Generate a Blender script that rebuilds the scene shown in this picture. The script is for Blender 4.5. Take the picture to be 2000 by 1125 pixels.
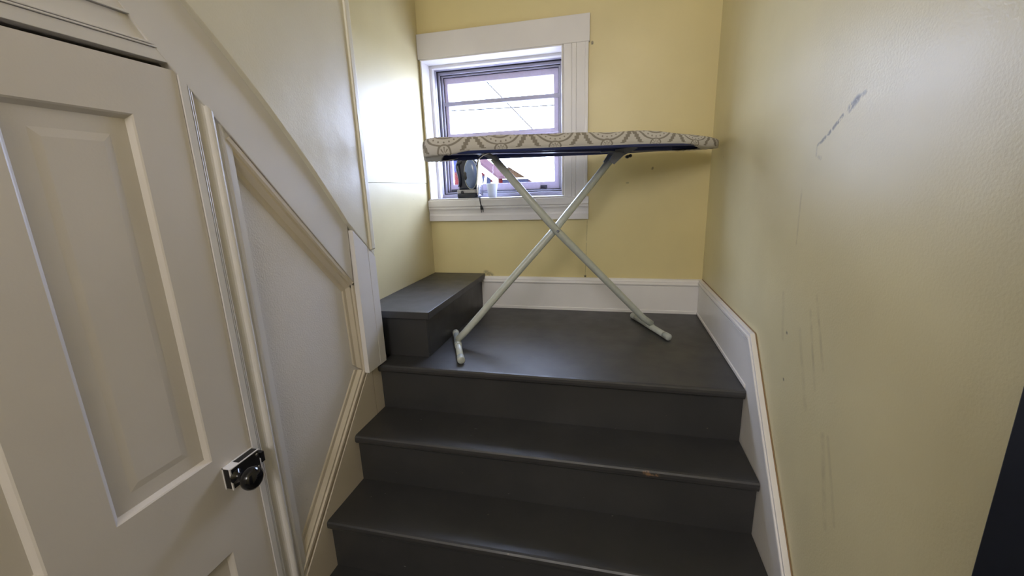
import bpy, bmesh, math, random
from mathutils import Vector, Matrix
random.seed(7)
S = bpy.context.scene
COL = S.collection
for o in list(bpy.data.objects):
    bpy.data.objects.remove(o)

# ------------------------------------------------------------------ camera
cam = bpy.data.cameras.new('camera')
cam.sensor_width = 36.0
cam.lens = 813.684 / 2000 * 36
cam.clip_start = 0.02
cam_o = bpy.data.objects.new('camera', cam)
COL.objects.link(cam_o)
yaw, pit, rol = 0.2384, 0.2350, -0.0331
fw = Vector((-math.sin(yaw) * math.cos(pit), math.cos(yaw) * math.cos(pit), -math.sin(pit)))
rt = Vector((math.cos(yaw), math.sin(yaw), 0))
up = rt.cross(fw)
r2 = math.cos(rol) * rt + math.sin(rol) * up
u2 = -math.sin(rol) * rt + math.cos(rol) * up
m = Matrix((r2, u2, -fw)).transposed().to_4x4()
m.translation = (-0.447, -2.2054, 0.6564)
cam_o.matrix_world = m
S.camera = cam_o

# ------------------------------------------------------------------ world, lights, exposure
S.view_settings.view_transform = 'Standard'
S.view_settings.look = 'None'
S.view_settings.gamma = 1.0
S.view_settings.use_curve_mapping = False
S.view_settings.exposure = 0.0
W = bpy.data.worlds.new('overcast_sky')
S.world = W
W.use_nodes = True
bg = W.node_tree.nodes['Background']
bg.inputs[0].default_value = (0.58, 0.69, 1.0, 1)
bg.inputs[1].default_value = 39.0


def area(name, loc, rot, sx, sy, power, color, portal=False):
    L = bpy.data.lights.new(name, 'AREA')
    L.shape = 'RECTANGLE'
    L.size, L.size_y = sx, sy
    L.energy = power
    L.color = color
    if portal:
        L.cycles.is_portal = True
    o = bpy.data.objects.new(name, L)
    o.location = loc
    o.rotation_euler = rot
    COL.objects.link(o)
    return o


sun = bpy.data.lights.new('sun', 'SUN')
sun.energy = 3.0
sun.angle = 0.02
sun_o = bpy.data.objects.new('sun', sun)
sun_o.rotation_euler = (math.radians(50), 0, math.radians(20))
COL.objects.link(sun_o)
# daylight portal in the stair window
area('window_portal', (-1.06, 0.25, 0.96), (math.radians(-90), 0, 0), 0.80, 0.80, 1, (1, 1, 1), True)
# unseen fill light added in the hall behind the camera, no fixture
area('hall_fill_light', (-0.65, -4.4, 1.95), (math.radians(70), 0, 0), 0.9, 0.9, 34, (1.0, 0.965, 0.965))


# ------------------------------------------------------------------ node helpers
class NT:
    def __init__(s, name):
        s.mat = bpy.data.materials.new(name)
        s.mat.use_nodes = True
        s.t = s.mat.node_tree
        s.b = s.t.nodes['Principled BSDF']

    def n(s, typ, **kw):
        x = s.t.nodes.new(typ)
        for k, v in kw.items():
            setattr(x, k, v)
        return x

    def put(s, sock, v):
        if isinstance(v, bpy.types.NodeSocket):
            s.t.links.new(v, sock)
        else:
            sock.default_value = v

    def m(s, op, a, b=0.0, c=0.0, clamp=False):
        x = s.n('ShaderNodeMath', operation=op)
        x.use_clamp = clamp
        for i, v in enumerate((a, b, c)):
            if i < len(x.inputs):
                s.put(x.inputs[i], v)
        return x.outputs[0]

    def v(s, op, a, b=None, sc=None):
        x = s.n('ShaderNodeVectorMath', operation=op)
        s.put(x.inputs[0], a)
        if b is not None:
            s.put(x.inputs[1], b)
        if sc is not None:
            s.put(x.inputs[3], sc)
        return x.outputs['Value'] if op in ('DOT_PRODUCT', 'LENGTH', 'DISTANCE') else x.outputs[0]

    def obj(s):
        return s.n('ShaderNodeTexCoord').outputs['Object']

    def uv(s):
        return s.n('ShaderNodeTexCoord').outputs['UV']

    def noise(s, vec, scale, detail=3.0, rough=0.5):
        x = s.n('ShaderNodeTexNoise')
        s.put(x.inputs['Vector'], vec)
        x.inputs['Scale'].default_value = scale
        x.inputs['Detail'].default_value = detail
        x.inputs['Roughness'].default_value = rough
        return x.outputs[0]

    def ramp(s, v, lo, hi, a=0.0, b=1.0):
        x = s.n('ShaderNodeMapRange')
        s.put(x.inputs[0], v)
        x.inputs[1].default_value, x.inputs[2].default_value = lo, hi
        x.inputs[3].default_value, x.inputs[4].default_value = a, b
        return x.outputs[0]

    def mix(s, f, a, b):
        x = s.n('ShaderNodeMix', data_type='RGBA')
        s.put(x.inputs[0], f)
        s.put(x.inputs[6], a)
        s.put(x.inputs[7], b)
        return x.outputs[2]

    def bump(s, h, strength, dist, prev=None):
        x = s.n('ShaderNodeBump')
        x.inputs['Strength'].default_value = strength
        x.inputs['Distance'].default_value = dist
        s.put(x.inputs['Height'], h)
        if prev is not None:
            s.t.links.new(prev, x.inputs['Normal'])
        return x.outputs[0]

    def cap(s, p, a, b, r):
        """soft capsule mark from a to b (points in object space), 1 inside"""
        a, b = Vector(a), Vector(b)
        d = b - a
        pa = s.v('SUBTRACT', p, tuple(a))
        h = s.m('DIVIDE', s.v('DOT_PRODUCT', pa, tuple(d)), max(d.length_squared, 1e-9), clamp=True)
        q = s.v('SUBTRACT', pa, s.v('SCALE', tuple(d), sc=h))
        return s.ramp(s.v('LENGTH', q), r, r * 0.3)

    def out(s, color, rough, normal=None, metal=0.0, spec=None):
        s.put(s.b.inputs['Base Color'], color)
        s.put(s.b.inputs['Roughness'], rough)
        s.b.inputs['Metallic'].default_value = metal
        if spec is not None:
            s.b.inputs['Specular IOR Level'].default_value = spec
        if normal is not None:
            s.t.links.new(normal, s.b.inputs['Normal'])
        return s.mat


def c4(r, g, b):
    return (r, g, b, 1.0)


def paint(name, col, rough, orange=0.15, wave=0.25, specks=True, marks=(), smudges=(), spec=None):
    t = NT(name)
    p = t.obj()
    big = t.noise(p, 3.0, 3)
    col_n = t.mix(t.ramp(big, 0.35, 0.7), c4(*col), c4(*[x * 0.93 for x in col]))
    if specks:
        vo = t.n('ShaderNodeTexVoronoi')
        t.put(vo.inputs['Vector'], p)
        vo.inputs['Scale'].default_value = 9.0
        dot = t.ramp(vo.outputs['Distance'], 0.035, 0.015)
        dot = t.m('MULTIPLY', dot, t.ramp(t.noise(p, 5.0, 1), 0.55, 0.6))
        col_n = t.mix(t.m('MULTIPLY', dot, 0.55), col_n, c4(col[0] * .35, col[1] * .32, col[2] * .3))
    pw = t.v('ADD', p, t.v('SCALE', t.n('ShaderNodeTexNoise').outputs[1], sc=0.0))
    for a, b, r, k, dark in marks:
        f = t.cap(pw, a, b, r)
        f = t.m('MULTIPLY', f, t.ramp(t.noise(p, 90.0, 3, .7), 0.36, 0.50))
        col_n = t.mix(t.m('MULTIPLY', f, k), col_n, c4(*dark))
    for a, b, r, k, dark in smudges:
        f = t.cap(pw, a, b, r)
        f = t.m('MULTIPLY', f, t.ramp(t.noise(p, 25.0, 3, .6), 0.3, 0.7))
        col_n = t.mix(t.m('MULTIPLY', f, k), col_n, c4(*dark))
    nb = t.bump(t.noise(p, 200.0, 2), orange, 0.0011)
    nb = t.bump(t.noise(p, 7.0, 2), wave, 0.006, nb)
    return t.out(col_n, t.ramp(big, 0.3, 0.7, rough, rough + 0.06), nb, spec=spec)


YEL = (0.78, 0.69, 0.41)
dk = (0.10, 0.085, 0.06)
gm = (0.40, 0.32, 0.17)
M_wall_right = paint('yellow_wall_paint_scuffed', YEL, 0.38, 0.35, 0.3, True, spec=.4,
    marks=[((0, -1.252, .807), (0, -1.222, .799), .006, .55, dk), ((0, -1.228, .800), (0, -1.205, .787), .011, .8, dk),
           ((0, -1.180, .777), (0, -1.166, .767), .006, .8, dk), ((0, -1.160, .765), (0, -1.148, .757), .006, .8, dk),
           ((0, -1.138, .752), (0, -1.128, .745), .006, .8, dk), ((0, -1.118, .742), (0, -1.104, .735), .006, .7, dk),
           ((0, -1.100, .734), (0, -1.088, .729), .005, .6, dk), ((0, -1.083, .726), (0, -1.086, .706), .005, .22, dk),
           ((0, -1.096, .702), (0, -1.110, .699), .006, .22, dk), ((0, -1.066, .147), (0, -1.068, .146), .005, .9, dk),
           ((0, -1.05, .27), (0, -1.052, .27), .006, .8, dk)],
    smudges=[((0, -1.033, .63), (0, -1.040, .50), .006, .5, gm), ((0, -1.16, .36), (0, -1.23, .20), .008, .45, gm),
             ((0, -1.18, .40), (0, -1.25, .26), .008, .4, gm), ((0, -1.12, .30), (0, -1.20, .14), .012, .3, gm),
             ((0, -1.29, .12), (0, -1.35, -.05), .012, .4, gm), ((0, -1.31, .13), (0, -1.38, -.02), .008, .35, gm),
             ((0, -1.0, .36), (0, -1.03, .25), .012, .3, gm)])
M_wall_back = paint('yellow_wall_paint', (0.80, 0.68, 0.34), 0.34, 0.2, 0.3, True,
    marks=[((-.571, 0, .483), (-.579, 0, .186), .0025, .45, (.25, .2, .1)), ((-.579, 0, .187), (-.579, 0, .190), .008, .95, (.05, .04, .03)),
           ((-.26, 0, .73), (-.262, 0, .726), .007, .8, (.2, .15, .08)), ((-.373, 0, .664), (-.38, 0, .664), .006, .5, (.25, .2, .1)),
           ((-1.10, 0, .185), (-1.13, 0, .2), .02, .6, (.2, .16, .1)),
           ((-.556, 0, 1.31), (-.556, 0, 1.306), .008, .9, (.08, .06, .04))])
M_recess = paint('yellow_semi_gloss_paint', (0.76, 0.67, 0.40), 0.36, 0.2, 0.3, True, spec=.3)
M_wall_left = paint('cream_wall_paint', (0.80, 0.755, 0.62), 0.33, 0.3, 0.5, True)
M_white = paint('white_gloss_trim_paint', (0.80, 0.77, 0.75), 0.32, 0.10, 0.35, True)
M_base = paint('bright_white_trim_paint', (0.90, 0.87, 0.84), 0.32, 0.10, 0.35, True)
M_door = paint('cream_door_paint', (0.74, 0.69, 0.64), 0.38, 0.12, 0.3, True)
M_panel = paint('cream_panel_paint', (0.80, 0.76, 0.73), 0.40, 0.8, 0.6, True)
M_cream = paint('shaded_cream_trim_paint', (0.68, 0.60, 0.48), 0.38, 0.12, 0.3, True)  # cream paint darkened to carry the shade on mouldings and lower skirting
M_ceiling = paint('white_ceiling_paint', (0.8, 0.79, 0.74), 0.6, 0.2, 0.2, False)


def stair_paint():
    t = NT('charcoal_floor_paint')
    p = t.obj()
    big = t.noise(p, 6.0, 4, .6)
    base = t.mix(t.ramp(big, .3, .7), c4(.033, .033, .034), c4(.043, .042, .042))
    st = t.v('MULTIPLY', p, (1.0, 3.0, 3.0))
    chip = t.ramp(t.noise(st, 34.0, 2, .5), .775, .79)
    base = t.mix(t.m('MULTIPLY', chip, .7), base, c4(.30, .29, .28))
    vo = t.n('ShaderNodeTexVoronoi')
    t.put(vo.inputs['Vector'], p)
    vo.inputs['Scale'].default_value = 11.0
    d = t.m('MULTIPLY', t.ramp(vo.outputs['Distance'], .04, .02), t.ramp(t.noise(p, 4.0, 1), .52, .56))
    base = t.mix(t.m('MULTIPLY', d, .5), base, c4(.25, .2, .15))
    scuff = t.m('MULTIPLY', t.cap(p, (-.330, -1.048, -.198), (-.300, -1.048, -.203), .012), t.ramp(t.noise(p, 80.0, 3), .45, .55))
    base = t.mix(scuff, base, c4(.22, .13, .07))
    nb = t.bump(t.noise(t.v('MULTIPLY', p, (1.0, 6.0, 6.0)), 40.0, 3), .12, .001)
    nb = t.bump(t.noise(p, 9.0, 3), .25, .005, nb)
    return t.out(base, t.ramp(t.noise(p, 14.0, 4), .3, .7, .38, .48), nb, spec=.65)


M_stair = stair_paint()


def simple(name, col, rough, metal=0.0, bump=0.0, scale=60.0, var=0.08, spec=None):
    t = NT(name)
    p = t.obj()
    n = t.noise(p, scale, 3)
    c = t.mix(t.ramp(n, .3, .7), c4(*col), c4(*[x * (1 - var) for x in col]))
    nb = t.bump(n, bump, .001) if bump else None
    return t.out(c, rough, nb, metal, spec)


M_alu = simple('weathered_aluminium', (.36, .345, .41), .5, .2, .1, 80)
M_sash = simple('mauve_grey_sash_paint', (.56, .50, .64), .5, .0, .1, 80)
M_alu_dark = simple('dark_window_track', (.035, .035, .05), .5, .3)
M_navy_metal = simple('navy_enamel_metal', (.030, .045, .16), .35, .0, .05)
M_leg = simple('sage_white_enamel', (.55, .58, .52), .32, .0, .03)
M_grey_plastic = simple('grey_bracket', (.25, .27, .33), .4)
M_black = simple('black_plastic', (.012, .012, .014), .3)
M_knob = simple('black_porcelain', (.006, .006, .008), .12)
M_lock = simple('black_lock_enamel', (.012, .011, .011), .4, .0, .3, 120)
M_cap = simple('pale_end_cap', (.52, .55, .50), .4)
M_wire = simple('white_wire', (.7, .7, .68), .4)
M_chrome = simple('chrome', (.75, .76, .78), .18, 1.0)
M_iron_body = simple('blue_grey_translucent_plastic', (.16, .22, .36), .15)
M_iron_dark = simple('dark_navy_plastic', (.014, .018, .035), .25)
M_iron_grey = simple('grey_plastic_band', (.38, .36, .36), .35)
M_bare = simple('bare_wood_edge', (.30, .19, .09), .6)
M_navy_door = simple('dark_navy_door_paint', (.010, .012, .020), .45, .0, .1)
M_hall_floor = simple('dark_floorboards', (.05, .045, .04), .4, .0, .1, 20)
M_red = simple('red_siding', (.030, .0045, .0040), .7, spec=0.0)
M_out_white = simple('white_exterior_trim', (.80, .78, .74), .6, spec=0.0)
M_tan = simple('tan_shingles', (.030, .018, .010), .8, .0, .6, 25, .35, spec=0.0)
M_roof = simple('rose_grey_roofing', (.030, .017, .019), .8, .0, .6, 25, .3, spec=0.0)
M_slate = simple('blue_grey_siding', (.011, .012, .020), .7, spec=0.0)
M_blue = simple('blue_painted_panel', (.010, .012, .036), .6, spec=0.0)
M_cable = simple('black_cable', (.012, .012, .012), .8, spec=0.0)
M_tarp = simple('teal_cable_sleeve', (.10, .26, .30), .5)
M_ground = simple('dry_ground', (.35, .33, .28), .9, .0, .3, 8, .3)


def cup_mat():
    t = NT('white_translucent_plastic')
    t.b.inputs['Transmission Weight'].default_value = .1
    return t.out(t.mix(t.noise(t.obj(), 30.0), c4(.86, .90, .90), c4(.8, .86, .88)), .35)


M_cup = cup_mat()


def glass_mat():
    t = NT('window_glass')
    t.t.nodes.remove(t.b)
    tr = t.n('ShaderNodeBsdfTransparent')
    gl = t.n('ShaderNodeBsdfGlossy')
    gl.inputs['Roughness'].default_value = .02
    fr = t.n('ShaderNodeFresnel')
    geo = t.n('ShaderNodeNewGeometry')      # the far face of the sheet uses the inverse index, so the sheet does not trap light
    t.put(fr.inputs['IOR'], t.m('SUBTRACT', 1.45, t.m('MULTIPLY', geo.outputs['Backfacing'], 1.45 - 1 / 1.45)))
    dirt = t.ramp(t.noise(t.obj(), 4.0, 3), .3, .7, .96, .985)
    cc = t.n('ShaderNodeCombineColor')
    for i in range(3):
        t.put(cc.inputs[i], dirt)
    t.t.links.new(cc.outputs[0], tr.inputs[0])
    mx = t.n('ShaderNodeMixShader')
    t.t.links.new(fr.outputs[0], mx.inputs[0])
    t.t.links.new(tr.outputs[0], mx.inputs[1])
    t.t.links.new(gl.outputs[0], mx.inputs[2])
    t.t.links.new(mx.outputs[0], t.t.nodes['Material Output'].inputs[0])
    return t.mat


M_glass = glass_mat()


def cover_mat():
    """off-white cotton with a grey-beige medallion print (flat print on cloth)"""
    t = NT('medallion_print_cotton')
    uv = t.n('ShaderNodeSeparateXYZ')
    t.put(uv.inputs[0], t.uv())
    U, V = uv.outputs[0], uv.outputs[1]
    per = .198
    u = t.m('SUBTRACT', t.m('MULTIPLY', t.m('FRACT', t.m('DIVIDE', t.m('ADD', U, .188), per)), per), per / 2)
    au = t.m('ABSOLUTE', u)

    def ring(cu, cv, r, w):
        d = t.m('SQRT', t.m('ADD', t.m('POWER', t.m('SUBTRACT', u, cu), 2.0), t.m('POWER', t.m('SUBTRACT', V, cv), 2.0)))
        return t.ramp(t.m('ABSOLUTE', t.m('SUBTRACT', d, r)), w, w * .6), d

    pats = []
    cy = .107
    f, d = ring(0, cy, .085, .0042)
    pats.append(f)
    f, _ = ring(0, cy, .060, .0038)
    pats.append(f)
    # dots between the two rings
    ang = t.m('ARCTAN2', u, t.m('SUBTRACT', cy, V))
    step = .25
    k = t.m('SUBTRACT', t.m('FRACT', t.m('ADD', t.m('DIVIDE', ang, step), .5)), .5)
    da = t.m('MULTIPLY', k, step * .0725)
    dr = t.m('SUBTRACT', d, .0725)
    dd = t.m('SQRT', t.m('ADD', t.m('POWER', da, 2.0), t.m('POWER', dr, 2.0)))
    pats.append(t.ramp(dd, .0036, .0022))
    # petals inside the big ring
    pet = t.m('ADD', t.m('MULTIPLY', t.m('SINE', t.m('MULTIPLY', ang, 12.0)), .5), .5)
    ins = t.m('MULTIPLY', t.ramp(d, .052, .050), t.ramp(d, .012, .016))
    pats.append(t.m('MULTIPLY', ins, t.ramp(pet, .62, .70)))
    # little half flower at the hem
    f, d2 = ring(0, .004, .0215, .0036)
    pats.append(f)
    a2 = t.m('ARCTAN2', u, t.m('SUBTRACT', V, .004))
    p2 = t.m('ADD', t.m('MULTIPLY', t.m('COSINE', t.m('MULTIPLY', a2, 8.0)), .5), .5)
    pats.append(t.m('MULTIPLY', t.m('MULTIPLY', t.ramp(d2, .0165, .0150), t.ramp(d2, .003, .005)), t.ramp(p2, .68, .75)))
    # stepped leaf between medallions
    e = t.m('SUBTRACT', per / 2, au)
    stp = t.m('DIVIDE', t.m('FLOOR', t.m('DIVIDE', V, .011)), 1.0)
    hw = t.m('SUBTRACT', .046, t.m('MULTIPLY', stp, .0066))
    leaf = t.m('MULTIPLY', t.ramp(t.m('SUBTRACT', e, hw), .001, -.001), t.ramp(t.m('SUBTRACT', e, t.m('SUBTRACT', hw, .017)), -.001, .001))
    pats.append(t.m('MULTIPLY', leaf, t.ramp(V, .006, .008)))
    out_fl = t.ramp(d2, .018, .020)
    s = t.m('MULTIPLY', t.m('MAXIMUM', t.m('MAXIMUM', pats[0], pats[1]), t.m('MAXIMUM', pats[2], pats[3])), out_fl)
    leaf_off = t.ramp(d, .090, .094)
    s = t.m('MAXIMUM', s, t.m('MULTIPLY', pats[6], leaf_off))
    for q in pats[4:6]:
        s = t.m('MAXIMUM', s, q)
    s = t.m('MULTIPLY', s, t.ramp(t.noise(t.uv(), 900.0, 2), .25, .6, .75, 1.0))
    col = t.mix(s, c4(.66, .63, .59), c4(.27, .24, .20))
    weave = t.noise(t.uv(), 1400.0, 1)
    nb = t.bump(weave, .25, .0006)
    nb = t.bump(t.noise(t.obj(), 28.0, 2), .25, .006, nb)
    return t.out(col, .85, nb)


M_cover = cover_mat()


# ------------------------------------------------------------------ mesh helpers
def add(bm, fn):
    fn(bm)
    return bm


def link(name, bm, mat, parent=None, bevel=0.0, smooth=False, seg=2):
    bmesh.ops.recalc_face_normals(bm, faces=bm.faces[:])
    me = bpy.data.meshes.new(name)
    bm.to_mesh(me)
    bm.free()
    if smooth:
        for p in me.polygons:
            p.use_smooth = True
    me.materials.append(mat)
    o = bpy.data.objects.new(name, me)
    COL.objects.link(o)
    if parent:
        o.parent = parent
    if bevel:
        b = o.modifiers.new('bevel', 'BEVEL')
        b.width = bevel
        b.segments = seg
        b.limit_method = 'ANGLE'
        b.angle_limit = math.radians(35)
    return o


def bx(bm, x0, x1, y0, y1, z0, z1):
    v = [bm.verts.new((x, y, z)) for x in (x0, x1) for y in (y0, y1) for z in (z0, z1)]
    for f in ((0, 1, 3, 2), (4, 6, 7, 5), (0, 4, 5, 1), (2, 3, 7, 6), (0, 2, 6, 4), (1, 5, 7, 3)):
        bm.faces.new([v[i] for i in f])


def box(name, x0, x1, y0, y1, z0, z1, mat, parent=None, bevel=0.0):
    bm = bmesh.new()
    bx(bm, x0, x1, y0, y1, z0, z1)
    return link(name, bm, mat, parent, bevel)


def prism(bm, pts, axis, a, b):
    """polygon pts extruded along axis from a to b; pts are in the two other axes in xyz order"""
    def mk(p, t):
        return {'x': (t, p[0], p[1]), 'y': (p[0], t, p[1]), 'z': (p[0], p[1], t)}[axis]
    A = [bm.verts.new(mk(p, a)) for p in pts]
    B = [bm.verts.new(mk(p, b)) for p in pts]
    bm.faces.new(A)
    bm.faces.new(B[::-1])
    n = len(pts)
    for i in range(n):
        bm.faces.new((A[i], B[i], B[(i + 1) % n], A[(i + 1) % n]))


def pr(name, pts, axis, a, b, mat, parent=None, bevel=0.0):
    bm = bmesh.new()
    prism(bm, pts, axis, a, b)
    return link(name, bm, mat, parent, bevel)


def strip(name, p0, p1, prof, mat, parent=None, x=-1.35, m0=0.0, m1=0.0):
    """moulding on the plane x: runs p0->p1 in (y,z); prof = (offset to the left of travel, height); m0/m1 = mitre slopes"""
    bm = bmesh.new()
    p0, p1 = Vector(p0), Vector(p1)
    d = (p1 - p0).normalized()
    n = Vector((-d.y, d.x))
    ra, rb = [], []
    for w, h in prof:
        a = p0 + n * w + d * (m0 * w)
        b = p1 + n * w + d * (m1 * w)
        ra.append(bm.verts.new((x + h, a.x, a.y)))
        rb.append(bm.verts.new((x + h, b.x, b.y)))
    k = len(prof)
    for i in range(k):
        j = (i + 1) % k
        bm.faces.new((ra[i], ra[j], rb[j], rb[i]))
    bm.faces.new(ra)
    bm.faces.new(rb[::-1])
    return link(name, bm, mat, parent)


def tube(bm, path, rad, seg=14, caps=True):
    path = [Vector(p) for p in path]
    n = len(path)
    rads = rad if isinstance(rad, (list, tuple)) else [rad] * n
    rings = []
    prev = None
    for i, p in enumerate(path):
        d = (path[min(i + 1, n - 1)] - path[max(i - 1, 0)]).normalized()
        if prev is None:
            ref = Vector((0, 0, 1)) if abs(d.z) < .9 else Vector((1, 0, 0))
            u = d.cross(ref).normalized()
        else:
            u = (prev - d * prev.dot(d)).normalized()
        prev = u
        w = d.cross(u)
        r = rads[i]
        ru, rw = r if isinstance(r, tuple) else (r, r)
        rings.append([bm.verts.new(p + u * math.cos(a) * ru + w * math.sin(a) * rw) for a in [2 * math.pi * k / seg for k in range(seg)]])
    for a, b in zip(rings, rings[1:]):
        for k in range(seg):
            bm.faces.new((a[k], a[(k + 1) % seg], b[(k + 1) % seg], b[k]))
    if caps:
        bm.faces.new(rings[0][::-1])
        bm.faces.new(rings[-1])


def tb(name, path, rad, mat, parent=None, seg=14, bevel=0.0):
    bm = bmesh.new()
    tube(bm, path, rad, seg)
    o = link(name, bm, mat, parent, bevel, True)
    return o


def lathe(bm, base, axis, prof, seg=24):
    """prof: (distance along axis, radius)"""
    base = Vector(base)
    axis = Vector(axis).normalized()
    ref = Vector((0, 0, 1)) if abs(axis.z) < .9 else Vector((1, 0, 0))
    u = axis.cross(ref).normalized()
    w = axis.cross(u)
    rings = []
    for t, r in prof:
        rings.append([bm.verts.new(base + axis * t + (u * math.cos(a) + w * math.sin(a)) * max(r, 1e-4)) for a in [2 * math.pi * k / seg for k in range(seg)]])
    for a, b in zip(rings, rings[1:]):
        for k in range(seg):
            bm.faces.new((a[k], a[(k + 1) % seg], b[(k + 1) % seg], b[k]))
    bm.faces.new(rings[0][::-1])
    bm.faces.new(rings[-1])


def empty(name, loc=(0, 0, 0), rot=(0, 0, 0)):
    o = bpy.data.objects.new(name, None)
    o.empty_display_size = .05
    o.location = loc
    o.rotation_euler = rot
    COL.objects.link(o)
    return o


def tag(o, label, cat, group=None):
    o['label'] = label
    o['category'] = cat
    if group:
        o['group'] = group
    return o


def struct(o, label=None, cat=None):
    o['kind'] = 'structure'
    if label:
        o['label'] = label
    if cat:
        o['category'] = cat
    return o


FZ, CZ, YR = -0.95, 2.6, -5.0     # hall floor, ceiling, rear wall

# ------------------------------------------------------------------ room shell
struct(box('floor', -2.0, .12, YR - .1, .1, FZ - .1, FZ, M_hall_floor), 'dark hall floor below the stairs', 'floor')
struct(box('ceiling', -2.0, .12, YR - .1, .1, CZ, CZ + .1, M_ceiling), 'white ceiling over the stairwell', 'ceiling')
struct(box('wall_front', -2.0, .12, YR - .1, YR, FZ, CZ, M_wall_left), 'cream wall at the far side of the hall', 'wall')
struct(box('wall_right', 0, .12, YR, .1, FZ, CZ, M_wall_right), 'glossy yellow wall with black scuff marks right of the stairs', 'wall')
# back wall with the window opening
WX0, WX1, WZ0, WZ1 = -1.428, -.692, .606, 1.312
bm = bmesh.new()
bx(bm, -2.0, WX0, 0, .235, FZ, CZ)
bx(bm, WX1, .0, 0, .235, FZ, CZ)
bx(bm, WX0, WX1, 0, .235, FZ, WZ0)
bx(bm, WX0, WX1, 0, .235, WZ1, CZ)
bmesh.ops.remove_doubles(bm, verts=bm.verts[:], dist=1e-5)
struct(link('wall_back', bm, M_wall_back), 'pale yellow wall around the window behind the landing', 'wall')
# recessed wall left of the landing, in two sheets with a seam
wr = struct(empty('wall_recess'), 'glossy yellow wall with a horizontal seam left of the window', 'wall')
box('wall_core', -2.0, -1.442, -.776, 0, FZ, CZ, M_wall_left, wr)
box('panel', -1.4425, -1.440, -.776, 0, FZ, .697, M_recess, wr, .0008)
box('panel', -1.4425, -1.438, -.776, 0, .6985, CZ, M_recess, wr, .0012)
# left wall: backing, plaster above the diagonal, panelled field under it
wl = struct(empty('wall_left'), 'cream panelled wall under the sloping board left of the stairs', 'wall')
bm = bmesh.new()
bx(bm, -1.60, -1.352, -1.447, -.812, FZ, CZ)
bx(bm, -1.60, -1.352, YR, -1.447, .93, CZ)
bx(bm, -1.60, -1.352, YR, -2.15, FZ, .93)
bx(bm, -2.0, -1.9, YR, -.776, FZ, CZ)
link('wall_core', bm, M_panel, wl)


def quad(y, p):
    (a, fa), (b, fb), (c, fc) = p
    return fa * (y - b) * (y - c) / ((a - b) * (a - c)) + fb * (y - a) * (y - c) / ((b - a) * (b - c)) + fc * (y - a) * (y - b) / ((c - a) * (c - b))


CURVE = ((-1.412, 1.056), (-1.180, .834), (-.951, .560))
edge = [(-1.412 + .461 * k / 14, quad(-1.412 + .461 * k / 14, CURVE)) for k in range(15)]
plaster = [(-4.9, CZ), (-4.9, 2.27), (-2.62, 2.27)] + edge + [(-.858, .472), (-.812, .426), (-.812, CZ)]
pr('plaster', plaster, 'x', -1.352, -1.313, M_wall_left, wl, .002)
# triangular panel mouldings
pf = [(0, 0), (0, .022), (.010, .022), (.014, .017), (.022, .017), (.034, .007), (.046, .006), (.050, .003), (.050, 0)]
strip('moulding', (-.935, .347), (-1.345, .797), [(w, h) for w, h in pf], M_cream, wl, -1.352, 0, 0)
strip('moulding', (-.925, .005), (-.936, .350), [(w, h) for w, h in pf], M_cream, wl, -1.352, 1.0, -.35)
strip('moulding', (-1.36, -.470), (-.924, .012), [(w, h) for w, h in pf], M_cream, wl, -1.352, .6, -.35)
box('panel', -1.352, -1.3495, -1.40, -.94, -.5, .8, M_panel, wl)

# ------------------------------------------------------------------ trims on the left wall
low = [(-2.62, 2.12), (-1.533, 1.012), (-1.492, .957), (-1.452, .914), (-1.397, .855), (-1.332, .789), (-1.198, .640), (-.942, .356)]
stringer = low + [(-.9365, .56)] + [(y, z + .014) for y, z in reversed(edge)] + [(-2.62, 2.28)]
struct(pr('trim_1', [(y, min(z, CZ - .002)) for y, z in stringer], 'x', -1.351, -1.328, M_white, None, .0015), 'wide white sloping board above the panelled closet door', 'trim')


def low_z(y):
    for (a, za), (b, zb) in zip(low, low[1:]):
        if a <= y <= b:
            return za + (zb - za) * (y - a) / (b - a)
    return .3


# door casing: a moulded upright cut off by the sloping board
prof = [(-1.4455, -1.352), (-1.4455, -1.3275), (-1.4305, -1.3275), (-1.4290, -1.3340), (-1.4275, -1.3280), (-1.4255, -1.3285), (-1.4240, -1.3350),
        (-1.4225, -1.3285), (-1.4205, -1.3290), (-1.4190, -1.3345), (-1.407, -1.3335), (-1.402, -1.3325), (-1.398, -1.3305), (-1.3955, -1.3275), (-1.393, -1.3252), (-1.390, -1.3236), (-1.387, -1.3230), (-1.384, -1.3236), (-1.3815, -1.3252), (-1.3795, -1.3280), (-1.3780, -1.3320),
        (-1.3755, -1.334), (-1.366, -1.334), (-1.3635, -1.330), (-1.3600, -1.3295), (-1.3585, -1.332), (-1.3400, -1.3335), (-1.3350, -1.352)]
bm = bmesh.new()
A = [bm.verts.new((x, y, FZ)) for y, x in prof]
B = [bm.verts.new((x, y, low_z(y) + .004)) for y, x in prof]
for i in range(len(prof)):
    j = (i + 1) % len(prof)
    bm.faces.new((A[i], A[j], B[j], B[i]))
bm.faces.new(A)
t2 = struct(link('trim_2', bm, M_white), 'moulded white casing with a rounded bead right of the closet door', 'trim')
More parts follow.
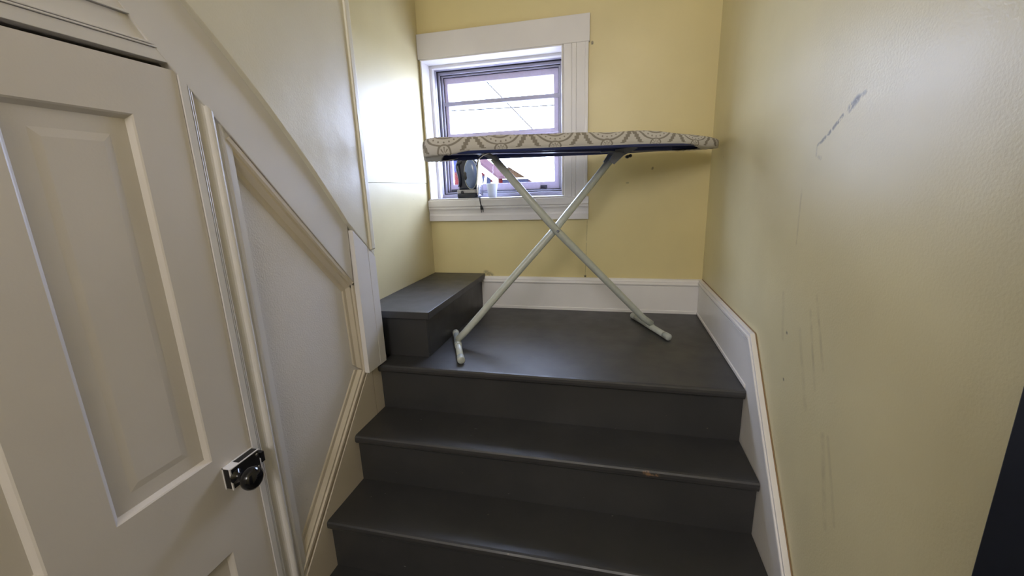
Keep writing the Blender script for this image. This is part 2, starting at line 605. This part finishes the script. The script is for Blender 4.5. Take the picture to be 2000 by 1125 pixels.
# head casing over the door
t3 = struct(empty('trim_3'), 'white head casing above the closet door, cut by the sloping board', 'trim')
pr('casing', [(-2.25, .925), (-1.459, .925), (-1.478, .947), (-2.25, .947)], 'x', -1.352, -1.3285, M_white, t3, .001)
pr('bead', [(-2.25, .9475), (-1.478, .9475), (-1.481, .951), (-2.25, .951)], 'x', -1.352, -1.326, M_white, t3, .001)
pr('bead', [(-2.25, .9525), (-1.482, .9525), (-1.485, .956), (-2.25, .956)], 'x', -1.352, -1.327, M_white, t3, .001)
pr('frieze', [(-2.25, .957), (-1.486, .957), (-1.515, .993), (-2.25, .993)], 'x', -1.352, -1.333, M_white, t3)
pr('bead', [(-2.25, .994), (-1.517, .994), (-1.521, .999), (-2.25, .999)], 'x', -1.352, -1.327, M_white, t3, .001)
pr('cap_board', [(-2.25, 1.0), (-1.522, 1.0), (-1.60, 1.09), (-2.25, 1.09)], 'x', -1.352, -1.330, M_white, t3)
# corner post, two boards
t4 = struct(empty('trim_4'), 'white two-board corner post at the top of the steps', 'trim')
pr('board', [(-.9345, .004), (-.8565, .004), (-.8565, .466), (-.9345, .534)], 'x', -1.352, -1.312, M_white, t4, .001)
pr('board', [(-.8545, .004), (-.812, .004), (-.812, .422), (-.8545, .464)], 'x', -1.352, -1.3115, M_white, t4, .001)
# narrow corner bead of the plaster edge
struct(box('trim_5', -1.352, -1.305, -.840, -.812, .452, CZ, M_wall_left, None, .005), 'narrow chipped corner bead beside the shiny yellow wall', 'trim')
# lower stringer along the steps
t6 = struct(empty('trim_6'), 'cream stepped skirting board at the left end of the treads', 'trim')
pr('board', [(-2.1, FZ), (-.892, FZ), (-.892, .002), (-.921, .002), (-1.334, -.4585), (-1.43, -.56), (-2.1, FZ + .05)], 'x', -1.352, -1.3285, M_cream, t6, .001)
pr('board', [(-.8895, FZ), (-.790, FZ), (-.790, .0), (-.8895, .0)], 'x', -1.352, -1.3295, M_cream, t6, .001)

# ------------------------------------------------------------------ closet door
d1 = struct(empty('door_1', (-1.35, -2.145, FZ)), 'cream four-panel closet door with a black rim lock', 'door')
DX0, DX1 = -1.368, -1.331


def D(o):
    o.parent = d1
    o.matrix_parent_inverse = Matrix.Translation((1.35, 2.145, -FZ))
    return o


ys = [(-2.145, -2.040), (-1.845, -1.745), (-1.549, -1.4470)]
for a, b in ys:
    D(box('stile', DX0, DX1, a, b, FZ + .01, .914, M_door))
for (a, b) in ((-2.040, -1.845), (-1.745, -1.549)):
    for z0, z1 in ((.816, .914), (-.185, .066), (FZ + .01, -.76)):
        D(box('rail', DX0, DX1, a, b, z0, z1, M_door, None))
    for z0, z1 in ((.066, .816), (-.76, -.185)):
        bm = bmesh.new()
        rings = []
        for ins, x in ((0, DX1), (.003, DX1 - .002), (.010, DX1 - .010), (.040, DX1 - .0105), (.054, DX1 - .0085)):
            rings.append([bm.verts.new((x, y, z)) for y, z in ((a + ins, z0 + ins), (b - ins, z0 + ins), (b - ins, z1 - ins), (a + ins, z1 - ins))])
        for r, q in zip(rings, rings[1:]):
            for k in range(4):
                bm.faces.new((r[k], r[(k + 1) % 4], q[(k + 1) % 4], q[k]))
        bm.faces.new(rings[-1])
        D(link('panel', bm, M_door))
# rim lock
lk = D(box('lock_case', -1.331, -1.309, -1.531, -1.4475, -.021, .033, M_lock, None, .0015))
bm = bmesh.new()
for e in ((-1.3105, -1.3078, -1.5315, -1.447, .0314, .0336), (-1.3115, -1.3080, -1.5322, -1.5292, -.0215, .0336), (-1.3312, -1.3285, -1.5325, -1.446, .0325, .0345), (-1.3312, -1.3285, -1.5325, -1.5305, -.022, .0345),
          (-1.330, -1.308, -1.4485, -1.4465, -.020, .006), (-1.3285, -1.3085, -1.5315, -1.505, .0325, .0338)):
    bx(bm, *e)
o = link('paint_edge', bm, M_white, lk)
bm = bmesh.new()
lathe(bm, (-1.309, -1.518, .008), (1, 0, 0), [(0, .017), (.004, .017), (.006, .009), (.024, .008), (.028, .014), (.032, .0215), (.039, .0265), (.047, .0275), (.055, .025), (.061, .018), (.0645, .009), (.0655, 0)], 32)
kb = link('door_knob', bm, M_knob, lk, 0, True)
D(box('keeper', -1.3275, -1.312, -1.4415, -1.430, -.012, .016, M_lock, None, .001))
bm = bmesh.new()
for y, z in ((-1.470, -.014), (-1.456, .022), (-1.456, -.012)):
    lathe(bm, (-1.3092, y, z), (1, 0, 0), [(0, .004), (.0015, .004), (.0025, .002)], 10)
link('screw', bm, M_chrome, lk)

# ------------------------------------------------------------------ stairs
T, R_, Y0 = .194, .19, -.8533
stairs = tag(empty('staircase', (-.67, -1.3, FZ)), 'dark charcoal painted wooden steps climbing to the landing', 'stairs')


def inv(o, par, loc):
    o.parent = par
    o.matrix_parent_inverse = Matrix.Translation(Vector(loc)).inverted()
    return o


SL = (-.67, -1.3, FZ)
XL, XR = -1.3280, -.0165


def nosing(name, x0, x1, yf, yb, z, th=.028):
    bm = bmesh.new()
    pts = [(yb, z - th), (yf + .006, z - th), (yf + .001, z - th + .006), (yf, z - th * .5), (yf + .001, z - .006), (yf + .005, z - .0015), (yf + .012, z), (yb, z)]
    prism(bm, pts, 'x', x0, x1)
    return link(name, bm, M_stair, None, .0)


inv(nosing('landing', XL, XR, Y0, -.001, 0.0, .030), stairs, SL)
for k in range(1, 4):
    inv(nosing('tread', XL, XR, Y0 - T * k, Y0 - T * (k - 1) + .021, -R_ * k, .030), stairs, SL)
for k in range(0, 5):
    y = Y0 - T * k + .020
    zb = max(-R_ * (k + 1), FZ)
    if k == 4:
        continue
    inv(box('riser', XL, XR, y, y + .018, zb, -R_ * k - .029, M_stair), stairs, SL)
# last tread + riser down to the hall floor
inv(nosing('tread', XL, XR, Y0 - T * 4, Y0 - T * 3 + .021, -R_ * 4, .030), stairs, SL)
inv(box('riser', XL, XR, Y0 - T * 4 + .02, Y0 - T * 4 + .038, FZ, -R_ * 4 - .029, M_stair), stairs, SL)
# boxed-in first step of the blocked upper flight
BL = (-1.29, -.39, 0.0)
bstep = tag(empty('box_step', BL), 'dark boxed step on the left of the landing below the window', 'step')
bm = bmesh.new()
pts = [(-1.4395, -.7708), (-1.1385, -.7708), (-1.1354, -.767), (-1.1354, -.002), (-1.4395, -.002)]
prism(bm, pts, 'z', .166, .196)
inv(link('tread', bm, M_stair, None, .004), bstep, BL)
inv(box('front_riser', -1.4395, -1.1555, -.7508, -.735, .001, .166, M_stair), bstep, BL)
inv(box('side_riser', -1.171, -1.1550, -.735, -.002, .001, .166, M_stair), bstep, BL)

# ------------------------------------------------------------------ baseboards
bpf = [(0, 0.0005), (-.017, .0005), (-.017, .014), (-.013, .017), (-.013, .142), (-.011, .144), (-.014, .147), (-.021, .150), (-.022, .155), (-.018, .160), (-.016, .163), (-.017, .167), (-.013, .175), (-.008, .180), (0, .181)]
bb = struct(pr('baseboard_back', [(y, z) for y, z in bpf], 'x', -1.1540, -.0005, M_base), 'white moulded baseboard below the yellow window wall', 'baseboard')
br = struct(empty('baseboard_right'), 'white baseboard and raking skirting board along the yellow right wall', 'baseboard')
outer = [(-.016, .183), (-.834, .190), (-.988, .016), (-1.26, -.282), (-1.86, -.94)]
pr('board', [(-.016, .175), (-.828, .182), (-.984, .006), (-1.256, -.290), (-1.85, -.948), (-.016, -.948)], 'x', -.0150, -.0008, M_base, br)


def offset(poly, d):
    out = []
    n = len(poly)
    for i, p in enumerate(poly):
        p = Vector(p)
        ns = []
        for a, b in ((i - 1, i), (i, i + 1)):
            if 0 <= a and b < n:
                t = (Vector(poly[b]) - Vector(poly[a])).normalized()
                ns.append(Vector((-t.y, t.x)))
        nn = sum(ns, Vector((0, 0))).normalized()
        out.append(p + nn * (d / max(nn.dot(ns[0]), .3)))
    return out


def band(name, d0, d1, x, mat, poly=outer, parent=br, bev=.001):
    a, b = offset(poly, d0), offset(poly, d1)
    bm = bmesh.new()
    q = []
    for i in range(len(a)):
        q.append([bm.verts.new((xx, pp.x, pp.y)) for xx, pp in ((-.0006, a[i]), (x, a[i]), (x, b[i]), (-.0006, b[i]))])
    for r, s in zip(q, q[1:]):
        for k in range(4):
            bm.faces.new((r[k], s[k], s[(k + 1) % 4], r[(k + 1) % 4]))
    bm.faces.new(q[0])
    bm.faces.new(q[-1][::-1])
    return link(name, bm, mat, parent, bev)


band('wood_edge', -.0015, .0025, -.0035, M_bare, bev=0)
band('cap_moulding', .001, .0075, -.0175, M_base)
band('cap_moulding', .0095, .025, -.0215, M_base, bev=.004)
band('cap_moulding', .0285, .0345, -.0185, M_base)
box('shoe_moulding', -.0185, -.0008, -.832, -.018, .0008, .015, M_base, br, .003)

# ------------------------------------------------------------------ window
w1 = struct(empty('window_1'), 'grey metal sash window with wide white casing above the landing', 'window')
WIN = w1
# casing: head, right side, sill boards
hd = box('head_casing', -1.4370, -.566, -.020, -.0002, 1.312, 1.430, M_white, WIN, .002)
bm = bmesh.new()
pts = [(-.692, -.0002), (-.692, -.012), (-.689, -.018), (-.684, -.020), (-.652, -.019), (-.650, -.017), (-.648, -.019), (-.630, -.019), (-.628, -.017), (-.626, -.0195), (-.588, -.0205), (-.586, -.022), (-.572, -.022), (-.572, -.0002)]
prism(bm, pts, 'z', .603, 1.3115)
link('side_casing', bm, M_white, WIN)
box('bead', -.7000, -.692, -.016, .004, .612, 1.312, M_white, WIN, .003)
bm = bmesh.new()
prof = [(-.0002, .4915), (-.022, .4915), (-.022, .519), (-.019, .523), (-.016, .530), (-.018, .545), (-.021, .553), (-.024, .556), (-.024, .561), (-.021, .564), (-.023, .567), (-.026, .570), (-.026, .600), (-.022, .605), (-.0002, .6055)]
prism(bm, prof, 'x', -1.4370, -.5650)
link('apron', bm, M_white, WIN)
box('sill', WX0 - .003, -.688, -.022, .1975, .6055, .6112, M_white, WIN, .002)
box('sill_plate', WX0 + .008, -.702, .006, .124, .6112, .6116, M_alu, WIN)
# jamb linings with stop beads
bm = bmesh.new()
bx(bm, WX0, WX0 + .003, -.004, .2, .6115, WZ1)
bx(bm, WX0, WX0 + .007, -.014, .012, .6115, WZ1)
bx(bm, WX0, WX0 + .018, .095, .125, .6115, WZ1)
link('jamb', bm, M_white, WIN, .002)
bm = bmesh.new()
bx(bm, WX1 - .003, WX1, .004, .2, .6115, WZ1)
bx(bm, WX1 - .018, WX1, .095, .125, .6115, WZ1)
link('jamb', bm, M_white, WIN, .002)
bm = bmesh.new()
bx(bm, WX0, WX1, .0, .2, WZ1 - .004, WZ1)
bx(bm, WX0, WX1, -.018, .008, WZ1 - .007, WZ1)
bx(bm, WX0, WX1, .09, .125, WZ1 - .018, WZ1)
link('head_jamb', bm, M_white, WIN, .002)


def frame(name, x0, x1, z0, z1, wx, wz0, wz1, y0, y1, mat, parent=WIN, bevel=.0015, wxr=None):
    wr_ = wx if wxr is None else wxr
    bm = bmesh.new()
    pts_o = [(x0, z0), (x1, z0), (x1, z1), (x0, z1)]
    pts_i = [(x0 + wx, z0 + wz0), (x1 - wr_, z0 + wz0), (x1 - wr_, z1 - wz1), (x0 + wx, z1 - wz1)]
    V = [[bm.verts.new((p[0], y, p[1])) for p in P] for y in (y0, y1) for P in (pts_o, pts_i)]
    fo, fi, bo, bi = V
    for k in range(4):
        j = (k + 1) % 4
        bm.faces.new((fo[k], fo[j], fi[j], fi[k]))
        bm.faces.new((bo[k], bi[k], bi[j], bo[j]))
        bm.faces.new((fo[k], bo[k], bo[j], fo[j]))
        bm.faces.new((fi[k], fi[j], bi[j], bi[k]))
    return link(name, bm, mat, parent, bevel)


FX0, FX1, FZ0, FZ1 = WX0 + .002, WX1 - .002, .612, WZ1 - .002
frame('outer_frame', FX0, FX1, FZ0, FZ1, .018, .020, .017, .125, .150, M_alu)
frame('track', FX0, FX1, FZ0, FZ1, .023, .025, .022, .150, .156, M_alu_dark)
frame('middle_frame', FX0, FX1, FZ0, FZ1, .031, .031, .034, .156, .170, M_alu)
frame('track', FX0, FX1, FZ0, FZ1, .034, .036, .037, .170, .175, M_alu_dark)
frame('inner_frame', FX0, FX1, FZ0, FZ1, .042, .036, .043, .175, .186, M_alu)
frame('track', FX0, FX1, FZ0, FZ1, .045, .034, .046, .186, .190, M_alu_dark)
# sashes
us = frame('upper_sash', FX0 + .041, FX1 - .041, .948, 1.268, .022, .022, .033, .192, .212, M_sash, wxr=.030)
ls = frame('lower_sash', FX0 + .041, FX1 - .041, .645, .946, .022, .042, .022, .190, .210, M_sash, wxr=.030)
box('crossbar', FX0 + .042, FX1 - .042, .184, .216, 1.119, 1.141, M_alu, us, .002)
box('pane', FX0 + .050, FX1 - .050, .201, .204, .960, 1.250, M_glass, us)
box('pane', FX0 + .050, FX1 - .050, .199, .202, .670, .930, M_glass, ls)
box('latch', -.842, -.806, .178, .190, .650, .668, M_alu_dark, ls, .002)
box('latch', -1.375, -1.325, .178, .190, .648, .660, M_alu_dark, ls, .002)
frame('rear_frame', FX0, FX1, FZ0, FZ1, .046, .030, .050, 0.2125, .232, M_alu)

# ------------------------------------------------------------------ dark door folded against the right wall, near the camera
d2 = struct(empty('door_2'), 'dark navy door standing open against the right wall', 'door')
box('stile', -.045, -.006, -1.82, -1.7195, FZ + .01, 1.05, M_navy_door, d2, .002)
box('stile', -.045, -.006, -2.50, -2.40, FZ + .01, 1.05, M_navy_door, d2, .002)
for z0, z1 in ((FZ + .01, -.70), (-.05, .10), (.93, 1.05)):
    box('rail', -.045, -.006, -2.40, -1.82, z0, z1, M_navy_door, d2)
for z0, z1 in ((-.70, -.05), (.10, .93)):
    box('panel', -.034, -.012, -2.40, -1.82, z0, z1, M_navy_door, d2)

# ------------------------------------------------------------------ ironing board
BA, BX, BY, BZ, TILT, HW, BLEN, SST = .423, -1.1475, -.6645, .7792, .0208, .1743, 1.243, .7895
ib = tag(empty('ironing_board', (BX, BY, 0.0), (0, 0, BA)), 'ironing board with grey medallion print cover standing across the landing', 'ironing board')


def half_w(s):
    """half width of the board along its length"""
    if s < SST:
        w = HW
    else:
        u = min(1.0, (s - SST) / (1.2585 - SST))
        w = HW + (.042 - HW) * u ** 1.8
    r = .07
    if s < r:
        w -= r - math.sqrt(max(r * r - (r - s) ** 2, 0))
    e = BLEN - s
    r = .075
    if e < r:
        w *= math.sqrt(max(1 - ((r - e) / r) ** 2, 0))
    return max(w, 0.0)


def outline(n=150):
    ss = [BLEN * .5 * (1 - math.cos(math.pi * i / n)) for i in range(n + 1)]
    a = [(s, -half_w(s)) for s in ss]
    b = [(s, half_w(s)) for s in reversed(ss)]
    pts = a + b[1:-1]
    pts = [Vector(p) for p in pts]
    if (pts[0] - pts[1]).length < 1e-6:
        pts = pts[1:]
    # left end: straight edge is pts[0] .. pts[-1], subdivide it
    q0, q1 = pts[-1], pts[0]
    k = 24
    mid = [q0.lerp(q1, i / k) for i in range(1, k)] if (q1 - q0).length > .05 else []
    return pts + mid


OUT = outline()
NO = len(OUT)


def normals():
    res = []
    for i in range(NO):
        t = (OUT[(i + 1) % NO] - OUT[i - 1])
        t = t.normalized() if t.length > 1e-9 else Vector((1, 0))
        res.append(Vector((t.y, -t.x)))
    return res


NRM = normals()


def z_at(s):
    return BZ + TILT * s


def inset(i, d):
    p = OUT[i] - NRM[i] * d
    # keep inside the board near the narrow nose
    lim = max(half_w(min(max(p.x, 0), BLEN)) , 0.0)
    return Vector((min(max(p.x, d * .6), BLEN - d * .6), max(min(p.y, lim), -lim)))


# metal deck and rim
bm = bmesh.new()
rings = []
for d, z in ((.008, -.004), (.005, -.001), (.005, .030), (.012, .030), (.014, -.001), (.012, -.004)):
    rings.append([bm.verts.new((*inset(i, d), z_at(OUT[i].x) + z * (1 - .35 * max(0, (OUT[i].x - .85) / .393)))) for i in range(NO)])
for a, b in zip(rings, rings[1:] + rings[:1]):
    for k in range(NO):
        bm.faces.new((a[k], a[(k + 1) % NO], b[(k + 1) % NO], b[k]))
link('rim', bm, M_navy_metal, ib, 0, True)
bm = bmesh.new()
lo = [bm.verts.new((*inset(i, .013), z_at(OUT[i].x) + .020)) for i in range(NO)]
hi = [bm.verts.new((*inset(i, .013), z_at(OUT[i].x) + .026)) for i in range(NO)]
bm.faces.new(lo)
bm.faces.new(hi)
for k in range(NO):
    bm.faces.new((lo[k], lo[(k + 1) % NO], hi[(k + 1) % NO], hi[k]))
link('deck', bm, M_navy_metal, ib)
# stiffening channel beneath the deck
box('channel', .10, 1.02, -.022, .022, .7935 - .004, .812, M_navy_metal, ib, .002)
# padded cloth cover
bm = bmesh.new()
uvl = bm.loops.layers.uv.new('UVMap')
per = [0.0]
for i in range(NO):
    per.append(per[-1] + (OUT[(i + 1) % NO] - OUT[i]).length)
rings = []
prof = [(None, .008), (.030, .0065), (.006, .006), (-.003, .011), (-.006, .022), (-.006, .034), (-.003, .045), (.006, .052), (.020, .055)]
for j, (d, z) in enumerate(prof):
    row = []
    for i in range(NO):
        s = OUT[i].x
        end = max(0.0, 1 - s / .16, 1 - (BLEN - s) / .24)
        pk = (.5 + .5 * math.sin(per[i] * 260)) * (1 if s < .12 or s > BLEN - .12 else .15)
        wrap = .006 + .050 * min(1, end * 1.2) + .014 * pk * min(1, end * 2)
        dd = d
        if d is None:
            dd = wrap
        elif d == .030:
            dd = wrap * .6
        zz = z
        if j in (3, 4, 5):
            dd = dd - .0015 * pk
        # thinner padding towards the nose
        zz = z * (1 - .62 * max(0, (s - .80) / .443) ** 1.3)
        if j < 4:
            zz -= .011 * min(1, end * 2.2) + .002 * pk * min(1, end * 2)
        zz += .0018 * math.sin(s * 23 + j) * (1 if j > 4 else 0)
        row.append(bm.verts.new((*inset(i, dd), z_at(s) + zz)))
    rings.append(row)
vv = [-.03, -.02, -.006, .006, .020, .034, .045, .054, .066]
for j in range(len(rings) - 1):
    a, b = rings[j], rings[j + 1]
    for k in range(NO):
        k2 = (k + 1) % NO
        f = bm.faces.new((a[k], a[k2], b[k2], b[k]))
        for lp, (uu, v_) in zip(f.loops, ((per[k], vv[j]), (per[k + 1], vv[j]), (per[k + 1], vv[j + 1]), (per[k], vv[j + 1]))):
            lp[uvl].uv = (uu, v_)
f = bm.faces.new(rings[-1])
for lp in f.loops:
    lp[uvl].uv = (lp.vert.co.x, lp.vert.co.y + .25)
cov = link('cover', bm, M_cover, ib, 0, True)
tb('drawstring', [(.235, -.160, .783), (.205, -.158, .772), (.185, -.155, .758), (.178, -.155, .745)], .0012, M_wire, ib, 8)
# legs (front one runs from the upper left to the right foot)
wA, wB = .016, -.018
legA = [(.080, wA, .030), (.115, wA, .062), (.5164, wA, .478), (.772, wA, .768)]
legB = [(.9655, wB, .030), (.925, wB, .060), (.5164, wB, .478), (.262, wB, .773)]
tb('leg', legA, [.0145, .0150, .0158, .0150], M_leg, ib, 18)
tb('leg', legB, [.0145, .0145, .0160, .0150], M_leg, ib, 18)
bm = bmesh.new()
lathe(bm, (.5164, -.0345, .478), (0, -1, 0), [(-.002, .006), (.002, .006), (.004, .004)], 14)
lathe(bm, (.5164, -.030, .478), (0, 1, 0), [(0, .004), (.065, .004)], 10)
link('pivot_bolt', bm, M_grey_plastic, ib, 0, True)
for s, w0, w1_ in ((.080, -.172, .153), (.966, -.160, .160)):
    ft = tb('foot', [(s, w0, .0145), (s, w1_, .0145)], .0135, M_leg, ib, 18)
    for w, q in ((w0, -1), (w1_, 1)):
        bm = bmesh.new()
        lathe(bm, (s, w + q * .0, .0152), (0, q, 0), [(-.030, .0142), (-.004, .0150), (.004, .0150), (.007, .0130), (.008, .0)], 20)
        link('end_cap', bm, M_cap, ft, 0, True)
    bm = bmesh.new()
    tube(bm, [(s, -.024, .0160), (s, .024, .0160)], .0155, 16)
    link('saddle', bm, M_leg, ft, .001, True)
# fork of the front leg under the deck
for w in (-.036, .010):
    tb('bracket', [(.285, wB, .748), (.262, w, .775), (.215, w, .797)], (.0065), M_grey_plastic, ib, 10)
tb('pivot_rod', [(.225, -.15, .797), (.225, .15, .797)], .005, M_grey_plastic, ib, 10)
# height catch of the rear leg
bm = bmesh.new()
prism(bm, [(.735, .752), (.760, .738), (.800, .772), (.862, .800), (.848, .806), (.765, .796)], 'y', -.030, -.026)
prism(bm, [(.735, .752), (.760, .738), (.800, .772), (.862, .800), (.848, .806), (.765, .796)], 'y', .026, .030)
bx(bm, .765, .80, -.030, .030, .788, .796)
link('height_catch', bm, M_grey_plastic, ib, .001)
for s in (.806, .818):
    bm = bmesh.new()
    lathe(bm, (s, -.048, .765 + (s - .806) * .3), (0, -1, 0), [(-.012, .004), (0, .0065), (.006, .0065), (.008, .004)], 14)
    link('release_knob', bm, M_black, ib, 0, True)
tb('lever', [(.70, -.03, .786), (.745, -.028, .788), (.80, -.03, .783)], .0035, M_grey_plastic, ib, 8)

# ------------------------------------------------------------------ clothes iron on the window sill
IL = (-1.217, .05, .6117)
ir = tag(empty('clothes_iron', IL), 'dark blue clothes iron standing on its heel on the window sill', 'iron')


def sole(n=28, L=.195, w=.046):
    pts = []
    for i in range(n):
        t = i / (n - 1)
        y = w * (min(1, (1 - t) * 1.25)) ** .62 * (1 if t > .08 else .86 + 1.75 * t)
        pts.append((y, .010 + t * L))
    return pts + [(-y, z) for y, z in reversed(pts[:-1])]


def loft(name, secs, mat, parent):
    """secs: (x, scale_y, z0, z1) along x, teardrop outline"""
    bm = bmesh.new()
    base = sole()
    rows = []
    for x, sy, z0, z1 in secs:
        rows.append([bm.verts.new((x, y * sy, z0 + (z - .010) / .195 * (z1 - z0))) for y, z in base])
    n = len(base)
    for a, b in zip(rows, rows[1:]):
        for k in range(n):
            bm.faces.new((a[k], a[(k + 1) % n], b[(k + 1) % n], b[k]))
    bm.faces.new(rows[0])
    bm.faces.new(rows[-1])
    return link(name, bm, mat, parent, 0, True)


loft('soleplate', [(.064, .97, .012, .200), (.062, 1.0, .010, .206), (.056, 1.0, .010, .206), (.054, .97, .012, .203)], M_chrome, ir)
bm = bmesh.new()
shell = [(-.058, .044), (-.046, .060), (-.040, .085), (-.046, .115), (-.056, .145), (-.062, .175), (-.060, .195), (-.048, .206), (-.028, .208), (-.012, .202), (.012, .206), (.040, .205), (.054, .190), (.055, .044)]
prism(bm, shell, 'y', -.026, .026)
link('body', bm, M_iron_dark, ir, .010)
bm = bmesh.new()
lathe(bm, (0, 0, 0), (0, -1, 0), [(-.010, 1.0), (.004, .98), (.010, .90), (.014, .72), (.016, .4), (.0165, 0)], 32)
for v in bm.verts:
    v.co = Vector((.019 + v.co.x * .036, -.024 + v.co.y, .126 + v.co.z * .078))
link('water_tank', bm, M_iron_body, ir, 0, True)
bm = bmesh.new()
tube(bm, [(.019 + .0365 * math.cos(a), -.0265, .126 + .0785 * math.sin(a)) for a in [2 * math.pi * k / 40 for k in range(41)]], .0022, 8, False)
link('tank_rim', bm, M_cap, ir, 0, True)
h = tb('handle', [(-.050, -.020, .060), (-.043, -.024, .090), (-.047, -.024, .125), (-.054, -.024, .165), (-.052, -.022, .190)], [.010, .011, .012, .013, .010], M_iron_dark, ir, 14)
tb('grip_strip', [(-.060, -.012, .046), (-.0475, -.014, .070), (-.0435, -.014, .090), (-.0495, -.014, .118), (-.0605, -.014, .150), (-.0655, -.014, .180)], .0030, M_iron_grey, h, 8)
bm = bmesh.new()
lathe(bm, (-.042, -.028, .192), (0, -1, 0), [(-.004, .013), (.004, .013), (.007, .010), (.007, .0)], 20)
link('dial', bm, M_black, ir, 0, True)
bm = bmesh.new()
pts = [(-.060, -.038), (.046, -.044), (.056, -.030), (.056, .030), (.046, .044), (-.060, .038), (-.066, .020), (-.066, -.020)]
prism(bm, pts, 'z', .0002, .026)
link('heel', bm, M_iron_dark, ir, .004)
bm = bmesh.new()
prism(bm, [(x * 1.0, y * 1.02) for x, y in pts], 'z', .0265, .045)
hb = link('heel_band', bm, M_iron_grey, ir, .003)
bm = bmesh.new()
lathe(bm, (-.030, -.039, .031), (0, -1, 0), [(-.002, .009), (.003, .009), (.004, .006), (.004, .0)], 16)
link('steam_button', bm, M_black, ir, 0, True)
bm = bmesh.new()
lathe(bm, (-.006, -.030, .118), (0, -1, 0), [(-.008, .015), (.006, .014), (.009, .010), (.009, .0)], 20)
for v in bm.verts:
    v.co.z = .118 + (v.co.z - .118) * 1.7
link('hand_hole', bm, M_black, ir, 0, True)
cd = tb('power_cord', [(.050, -.02, .020), (.058, -.045, .006), (.068, -.066, .0035), (.078, -.0735, .000), (.080, -.0765, -.014), (.083, -.0770, -.030), (.086, -.0770, -.044)], .0030, M_black, ir, 10)
bm = bmesh.new()
tube(bm, [(.085, -.077, -.040), (.088, -.077, -.056), (.090, -.077, -.062)], [(.006, .005), (.013, .008), (.011, .008)], 12)
bx(bm, .083, .086, -.0785, -.0755, -.078, -.060)
bx(bm, .094, .097, -.0785, -.0755, -.076, -.060)
link('plug', bm, M_black, cd, 0)

# ------------------------------------------------------------------ white cup
bm = bmesh.new()
lathe(bm, (0, 0, 0), (0, 0, 1), [(.0, .020), (.001, .0225), (.068, .0312), (.0715, .0325), (.0730, .0322), (.0725, .0305), (.068, .0295), (.004, .0205), (.0035, .0)], 32)
cup = link('measuring_cup', bm, M_cup, None, 0, True)
cup.location = (-1.089, .052, .6117)
tag(cup, 'small white plastic cup on the window sill beside the iron', 'cup')

# ------------------------------------------------------------------ outside
g = struct(box('ground', -40, 30, .6, 60, -3.2, -3.0, M_ground), 'pale yard far below the window', 'ground')
rh = tag(empty('red_house', (-3.95, 7.5, -3.0)), 'red house with white sloping eaves seen through the lower left pane', 'house')


def O(o, par):
    o.parent = par
    o.matrix_parent_inverse = Matrix.Translation(par.location).inverted()
    return o


wall_pts = [(-3.05, -3.0), (-3.05, .93), (-3.95, 1.64), (-4.85, .93), (-4.85, -3.0)]
O(pr('wall', wall_pts, 'y', 7.1, 7.9, M_red), rh)
O(pr('roof', [(-3.95, 1.77), (-2.90, .93), (-2.90, .87), (-3.95, 1.71)], 'y', 6.95, 8.0, M_roof), rh)
O(pr('roof', [(-3.95, 1.77), (-5.0, .93), (-5.0, .87), (-3.95, 1.71)], 'y', 6.95, 8.0, M_roof), rh)
O(pr('rake_board', [(-3.95, 1.705), (-2.93, .885), (-2.93, .76), (-3.95, 1.565)], 'y', 6.93, 7.05, M_out_white), rh)
O(pr('rake_board', [(-3.95, 1.705), (-4.97, .885), (-4.97, .76), (-3.95, 1.565)], 'y', 6.93, 7.05, M_out_white), rh)
O(box('window', -4.20, -3.80, 7.06, 7.1, 1.05, 1.38, M_blue), rh)
O(box('corner_board', -3.10, -3.02, 7.04, 7.12, -3.0, .80, M_out_white), rh)
O(pr('brace', [(-3.36, .3), (-3.31, .3), (-3.17, 1.02), (-3.22, 1.02)], 'y', 7.04, 7.1, M_out_white), rh)
O(box('garage_door', -3.31, -3.12, 7.07, 7.1, -.8, .95, M_slate), rh)
th = tag(empty('gable_house', (-3.64, 12.5, -3.0)), 'tan shingled gable with white trim right of the red house', 'house')
O(pr('wall', [(-4.40, .96), (-2.97, .96), (-3.64, 1.31)], 'y', 11.1, 14, M_tan), th)
O(pr('rake_board', [(-3.645, 1.44), (-2.74, .84), (-2.74, .74), (-3.645, 1.32)], 'y', 11.0, 14.1, M_out_white), th)
O(pr('rake_board', [(-3.635, 1.44), (-4.55, .84), (-4.55, .74), (-3.635, 1.32)], 'y', 11.0, 14.1, M_out_white), th)
O(box('frieze_board', -4.45, -3.0, 11.02, 11.12, .93, .97, M_out_white), th)
O(box('siding', -4.40, -3.02, 11.08, 14, -3.0, .93, M_slate), th)
O(pr('porch_roof', [(-3.02, .93), (-2.93, .93), (-2.45, .62), (-3.02, .62)], 'y', 11.05, 13.5, M_roof), th)


def sag(a, b, drop, n=16):
    a, b = Vector(a), Vector(b)
    return [a.lerp(b, i / n) - Vector((0, 0, drop * 4 * (i / n) * (1 - i / n))) for i in range(n + 1)]


tag(tb('outside_cable', sag((-12, 5.2, 2.19), (10, 4.8, 1.67), .0), .010, M_cable, None, 6), 'thin power line crossing the upper panes nearly level', 'cable')
tag(tb('outside_cable', sag((-9.4, 4.2, 9.60), (2.6, 4.2, -2.9), .0), .010, M_cable, None, 6), 'thin power line slanting steeply down across the upper pane', 'cable')
